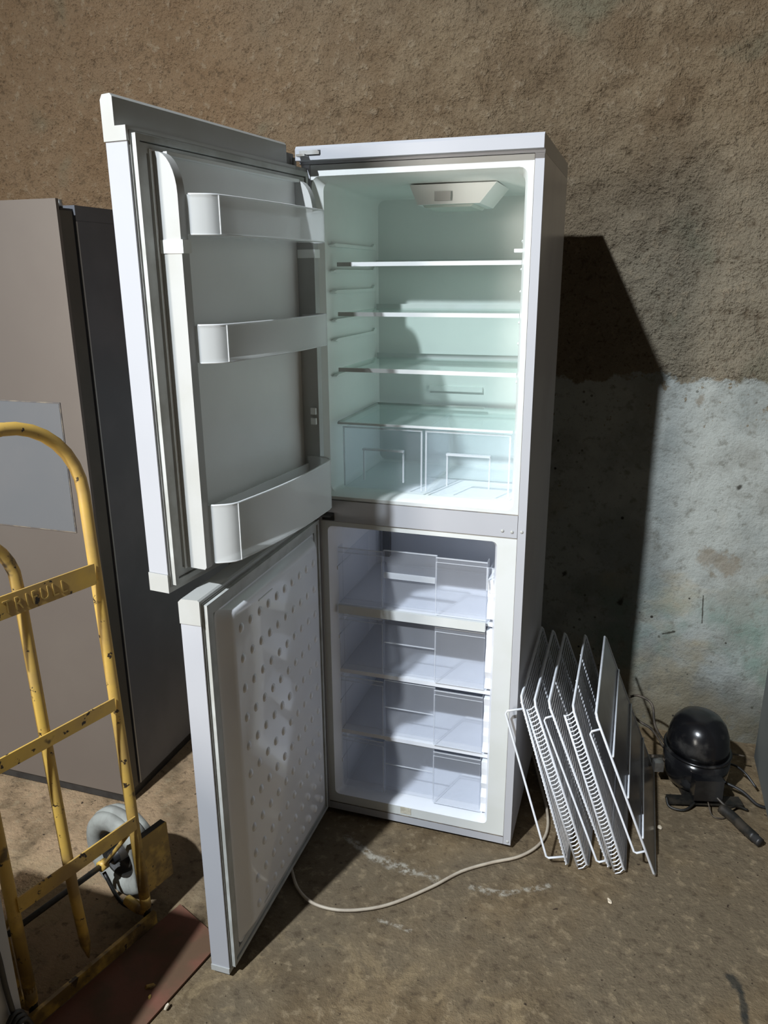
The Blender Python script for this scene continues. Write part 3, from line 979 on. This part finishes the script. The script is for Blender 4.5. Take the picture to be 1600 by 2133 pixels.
# ------------------------------------------------------------------ grey appliance at the right edge
ga = thing('grey_appliance', 'dark grey metal cabinet side cut off by the right edge of the picture', 'appliance', (1.30, 0.30, 0))
box('cabinet', (0.0, 0.58, 0.0, 0.335, 0.03, 0.98), 'grey_app', ga, 0.006)
box('worktop', (-0.004, 0.584, -0.004, 0.339, 0.981, 1.01), 'grey_app', ga, 0.004)
boxes('plinth', [(0.015, 0.56, 0.015, 0.32, 0.0, 0.0295)], 'black', ga)
box('front_door', (0.02, 0.56, -0.022, -0.0005, 0.06, 0.96), 'grey_app', ga, 0.006)
db = thing('dark_cabinet', 'black cabinet corner at the bottom right edge of the picture', 'cabinet', (1.182, -1.02, 0))
box('body', (0.0, 0.5, 0.0, 0.52, 0.025, 0.30), 'black', db, 0.004)
box('base', (0.015, 0.485, 0.015, 0.505, 0.0, 0.0245), 'black', db, 0)
box('top_panel', (-0.004, 0.504, -0.004, 0.524, 0.3005, 0.315), 'black', db, 0.003)

# ------------------------------------------------------------------ silver fridge at the left
sf = thing('silver_fridge', 'tall silver refrigerator with dark grey side behind the yellow hand truck', 'refrigerator', (-0.56, -0.165, 0))
box('door', (-0.64, 0.0, 0.0, 0.010, 0.034, 1.748), 'silver', sf, 0.002)
box('door_core', (-0.64, -0.0005, 0.0102, 0.056, 0.036, 1.722), 'door_edge', sf, 0.002)
box('hinge_bracket', (-0.050, -0.006, 0.020, 0.075, 1.7225, 1.728), 'black', sf, 0.001)
obj('hinge_pin', tube(bmesh.new(), [(-0.020, 0.036, 1.7285), (-0.020, 0.036, 1.748)], 0.008, 12), 'metal', sf, smooth=True)
box('door_gasket', (-0.63, -0.008, 0.0565, 0.0665, 0.05, 1.70), 'black', sf, 0)
box('side_body', (-0.64, 0.0, 0.0670, 0.70, 0.034, 1.700), 'dark_side', sf, 0.003)
box('edge_strip', (-0.001, 0.0015, 0.0650, 0.0695, 0.036, 1.698), 'bright_edge', sf, 0)
box('top_cover', (-0.64, 0.0, 0.0670, 0.70, 1.7005, 1.737), 'dark_side', sf, 0.004)
box('inset_panel', (-0.575, -0.066, -0.0030, -0.0002, 0.886, 1.243), 'silver_panel', sf, 0.0008)
boxes('panel_border', [(-0.578, -0.0655, -0.0022, -0.0001, 1.2432, 1.2462), (-0.578, -0.0655, -0.0022, -0.0001, 0.883, 0.8858), (-0.0655, -0.0630, -0.0022, -0.0001, 0.883, 1.2462)], 'seam', sf)
box('base_plinth', (-0.63, -0.008, 0.010, 0.69, 0.0, 0.0335), 'black', sf, 0)
boxes('door_handle', [(-0.615, -0.600, -0.045, -0.030, 0.55, 1.45), (-0.614, -0.601, -0.030, -0.0002, 0.56, 0.58), (-0.614, -0.601, -0.030, -0.0002, 1.42, 1.44)], 'bright_edge', sf, bevel=0.002)

# ------------------------------------------------------------------ yellow hand truck
O = Vector((-0.232, -0.543, 0.0))
wd = Vector((-0.262, -0.965, 0)).normalized()     # from the right post to the left post
ldv = Vector((0.965, -0.262, 0)).normalized()     # load side
AL = math.radians(2.4)
hv = -ldv * math.sin(AL) + Vector((0, 0, math.cos(AL)))
ht = thing('hand_truck', 'yellow hand truck with chipped paint and one visible grey wheel', 'hand truck', O)


def Q(w, h, b=0.0):
    return wd * w + hv * h - ldv * b


WD = 0.314
RP = 0.0135
bm = bmesh.new()
pts = [Q(0, 0.085), Q(0, 0.3), Q(0, 0.6), Q(0, 0.9), Q(0, 1.10)]
rc = WD / 2
for k in range(0, 17):
    a = math.pi * (1 - k / 16)
    pts.append(Q(rc + rc * math.cos(a), 1.125 + rc * 1.03 * math.sin(a)))
pts += [Q(WD, 1.10), Q(WD, 0.9), Q(WD, 0.6), Q(WD, 0.3), Q(WD, 0.085)]
tube(bm, pts, RP, 12)
tag(obj('outer_frame', bm, 'yellow', ht, smooth=True), 'arched yellow tube frame')
bm = bmesh.new()
pts = [Q(0.170, 0.045), Q(0.172, 0.09), Q(0.178, 0.25), Q(0.179, 0.5), Q(0.179, 0.75), Q(0.179, 0.95)]
for k in range(1, 9):
    a = math.pi / 2 * k / 8
    pts.append(Q(0.179 + 0.125 * (1 - math.cos(a)), 0.98 + 0.125 * math.sin(a)))
tube(bm, pts, [0.002, 0.012] + [0.0125] * (len(pts) - 2), 12)
obj('centre_rail', bm, 'yellow', ht, smooth=True)


def strap(nm, h0, h1, wa, wb, b0, b1, par=ht, mat='yellow'):
    bm = bmesh.new()
    v = [bm.verts.new(Q(w, h, b)) for b in (b0, b1) for (w, h) in ((wa, h0), (wb, h0), (wb, h1), (wa, h1))]
    for f in ((0, 1, 2, 3), (7, 6, 5, 4), (0, 4, 5, 1), (1, 5, 6, 2), (2, 6, 7, 3), (3, 7, 4, 0)):
        bm.faces.new([v[i] for i in f])
    return obj(nm, bm, mat, par, bevel=0.0015)


cb = strap('cross_bar', 0.925, 0.972, 0.012, WD - 0.012, -0.0170, -0.0130)
strap('cross_bar', 0.617, 0.648, 0.012, WD - 0.012, -0.0170, -0.0130)
strap('cross_bar', 0.293, 0.328, 0.004, WD - 0.004, -0.0175, -0.0135)
# raised lettering on the upper cross bar
fc = bpy.data.curves.new('lettering', 'FONT')
fc.body = 'TRIFULL'
fc.size = 0.036
fc.extrude = 0.0008
fc.space_character = 1.35
fc.materials.append(M['yellow'])
lt = bpy.data.objects.new('raised_lettering', fc)
COL.objects.link(lt)
bpy.context.view_layer.update()
dg = bpy.context.evaluated_depsgraph_get()
me = bpy.data.meshes.new_from_object(lt.evaluated_get(dg))
bpy.data.objects.remove(lt)
xs = [v.co.x for v in me.vertices]
lx0, lx1 = min(xs), max(xs)
bmL = bmesh.new()
bmL.from_mesh(me)
for v in bmL.verts:
    s = (v.co.x - lx0) / (lx1 - lx0)
    v.co = Q(0.226 - 0.142 * s, 0.9345 + v.co.y * 1.1, -0.0172 - max(0.0, v.co.z) * 1.6)
obj('raised_lettering', bmL, 'letter', cb)
bpy.data.meshes.remove(me)

# feet, axle, wheels, guards, toe plate
for w in (0.0, WD):
    s = 1 if w == 0 else -1
    bm = bmesh.new()
    tube(bm, [Q(w, 0.095), Q(w, 0.060), Q(w, 0.040, 0.008), Q(w, 0.033, 0.03), Q(w, 0.036, 0.075)], RP, 12)
    obj('bent_foot', bm, 'yellow', ht, smooth=True)
    bm = bmesh.new()
    tube(bm, [Q(w, 0.085), Q(w, 0.006)], 0.010, 10)
    obj('foot_stub', bm, 'grime', ht, smooth=True)
    wc = -0.055 if w == 0 else WD + 0.055
    g = strap('wheel_guard', 0.075, 0.232, -0.014 if w == 0 else WD + 0.014, -0.100 if w == 0 else WD + 0.100, 0.008, 0.012)
    strap('guard_flange', 0.228, 0.2318, -0.014 if w == 0 else WD + 0.014, -0.100 if w == 0 else WD + 0.100, 0.0122, 0.030, g, 'grime')
    # wheel
    c = Vector((-ldv * 0.142)) + Vector((0, 0, 0.123)) + wd * wc
    e1, e2 = ldv, Vector((0, 0, 1))
    R = 0.122
    prof = [(0.066, -0.026), (0.080, -0.037), (0.100, -0.039), (0.115, -0.030), (0.1195, -0.016), (0.1165, -0.014), (0.1165, -0.011), (R, -0.009), (R, 0.009), (0.1165, 0.011), (0.1165, 0.014), (0.1195, 0.016), (0.115, 0.030), (0.100, 0.039), (0.080, 0.037), (0.066, 0.026)]
    bm = bmesh.new()
    rings = [[c + wd * a + (e1 * math.cos(k * math.pi / 16) + e2 * math.sin(k * math.pi / 16)) * r for k in range(32)] for r, a in prof]
    rings.append(rings[0])
    vv = [[bm.verts.new(p) for p in L] for L in rings[:-1]]
    vv.append(vv[0])
    for a, b in zip(vv, vv[1:]):
        for k in range(32):
            bm.faces.new((a[k], a[(k + 1) % 32], b[(k + 1) % 32], b[k]))
    ty = tag(obj('wheel', bm, 'tyre', ht, smooth=True), 'grey rubber tyre')
    bm = bmesh.new()
    rings = [[c + wd * a + (e1 * math.cos(k * math.pi / 12) + e2 * math.sin(k * math.pi / 12)) * r for k in range(24)] for r, a in ((0.0655, 0.026), (0.060, 0.024), (0.056, 0.004), (0.022, 0.0), (0.020, 0.026 * s), (0.0, 0.026 * s))]
    rings_mesh(bm, rings[:-1], cap_end=True)
    obj('wheel_rim', bm, 'tyre' if False else 'grime', ty, smooth=True)
    bm = bmesh.new()
    tube(bm, [c - wd * 0.036, c + wd * 0.040], 0.018, 14)
    obj('wheel_hub', bm, 'black', ty, smooth=True)
    # bracket from post to axle
    bm = bmesh.new()
    tube(bm, [Q(w, 0.29), Vector(-ldv * 0.142) + Vector((0, 0, 0.118)) + wd * (w + 0.012 * s)], 0.0055, 8)
    obj('axle_stay', bm, 'yellow', ht, smooth=True)
    bm = bmesh.new()
    tube(bm, smooth_path([Q(w, 0.03, 0.03), Q(w + 0.012 * s, 0.035, 0.085), Vector(-ldv * 0.142) + Vector((0, 0, 0.10)) + wd * (w + 0.012 * s)], 5), 0.005, 8)
    obj('lower_stay', bm, 'grime', ht, smooth=True)
bm = bmesh.new()
base = Vector(-ldv * 0.142) + Vector((0, 0, 0.123))
tube(bm, [base + wd * -0.09, base + wd * (WD + 0.09)], 0.0075, 10)
obj('axle', bm, 'grime', ht, smooth=True)
bm = bmesh.new()
tube(bm, [base + wd * 0.002, base + wd * 0.022], 0.014, 12)
obj('axle_collar', bm, 'yellow', ht, smooth=True)
# toe plate: angle bar plus flat rusty red plate on the floor
strap('toe_bar', 0.006, 0.040, -0.012, WD + 0.03, -0.020, -0.010, ht, 'yellow')
bm = bmesh.new()
top = [ldv * 0.022 + wd * -0.085, ldv * 0.195 + wd * -0.060, ldv * 0.225 + wd * 0.30, ldv * 0.022 + wd * 0.36]
A = [bm.verts.new(p + Vector((0, 0, 0.001))) for p in top]
B = [bm.verts.new(p + Vector((0, 0, 0.006))) for p in top]
for i in range(4):
    bm.faces.new((A[i], A[(i + 1) % 4], B[(i + 1) % 4], B[i]))
bm.faces.new(A); bm.faces.new(B)
tag(obj('toe_plate', bm, 'redboard', ht), 'flat reddish-brown toe plate')

# crumbs and chips lying about
def chip(p, r, seed, label, mat='chip', z=0.0):
    rnd = random.Random(seed)
    bm = bmesh.new()
    n = 7
    lo_, hi_ = [], []
    for k in range(n):
        a = 2 * math.pi * k / n
        q = r * rnd.uniform(0.6, 1.15)
        lo_.append(bm.verts.new((math.cos(a) * q, math.sin(a) * q * 0.6, 0)))
        hi_.append(bm.verts.new((math.cos(a) * q * 0.75, math.sin(a) * q * 0.45, r * 0.35 * rnd.uniform(0.6, 1.2))))
    for k in range(n):
        bm.faces.new((lo_[k], lo_[(k + 1) % n], hi_[(k + 1) % n], hi_[k]))
    bm.faces.new(lo_); bm.faces.new(hi_)
    o = obj('debris_chip', bm, mat, smooth=False)
    o.location = (p[0], p[1], z)
    o.rotation_euler = (0, 0, rnd.uniform(0, 3))
    return tag(o, label, 'debris', 'pale crumbs on the floor')


chip((1.238, 0.285), 0.013, 1, 'pale chip on the floor past the end of the compressor cable', 'trim')
chip((0.872, -0.115), 0.010, 2, 'small cream flake on the floor in front of the leaning shelves')
chip((1.000, 0.22), 0.012, 3, 'small brown flake beside the outermost leaning shelf')
chip((-0.118, -0.700), 0.014, 4, 'larger yellow paint flake on the reddish toe plate', 'yellow', 0.0065)
chip((-0.105, -0.725), 0.007, 5, 'tiny yellow paint flake on the reddish toe plate', 'yellow', 0.0065)
chip((-0.055, -0.735), 0.010, 6, 'curled pale flake near the outer edge of the toe plate', 'chip', 0.0065)

# ------------------------------------------------------------------ white appliance at the far left edge
wb = thing('white_appliance', 'white appliance corner at the bottom left edge beside the hand truck post', 'appliance', (-0.222, -0.955, 0))
box('body', (-0.50, 0.0, -0.55, 0.0, 0.03, 0.62), 'enamel', wb, 0.006)
box('worktop', (-0.503, 0.003, -0.553, 0.003, 0.6205, 0.64), 'frame_white', wb, 0.004)
boxes('plinth', [(-0.48, -0.015, -0.53, -0.02, 0.0, 0.0295)], 'black', wb)
bm = bmesh.new()
pts = [(0.006, -0.08, 0.60), (0.006, -0.060, 0.50), (0.006, -0.035, 0.38), (0.006, -0.030, 0.28), (0.008, -0.026, 0.21)]
tube(bm, smooth_path(pts, 6), 0.005, 8)
for k in range(3):
    loop = [(0.012 + 0.006 * k, -0.030 + 0.026 * math.cos(a), 0.165 + 0.048 * math.sin(a) - 0.008 * k) for a in [2 * math.pi * i / 18 for i in range(18)]]
    tube(bm, loop, 0.005, 8, closed=True)
bc = obj('black_cord', bm, 'black', None, smooth=True)
bc.location = (-0.222, -0.955, 0)
tag(bc, 'black power cord hanging coiled against the white appliance at the left edge', 'power cord')
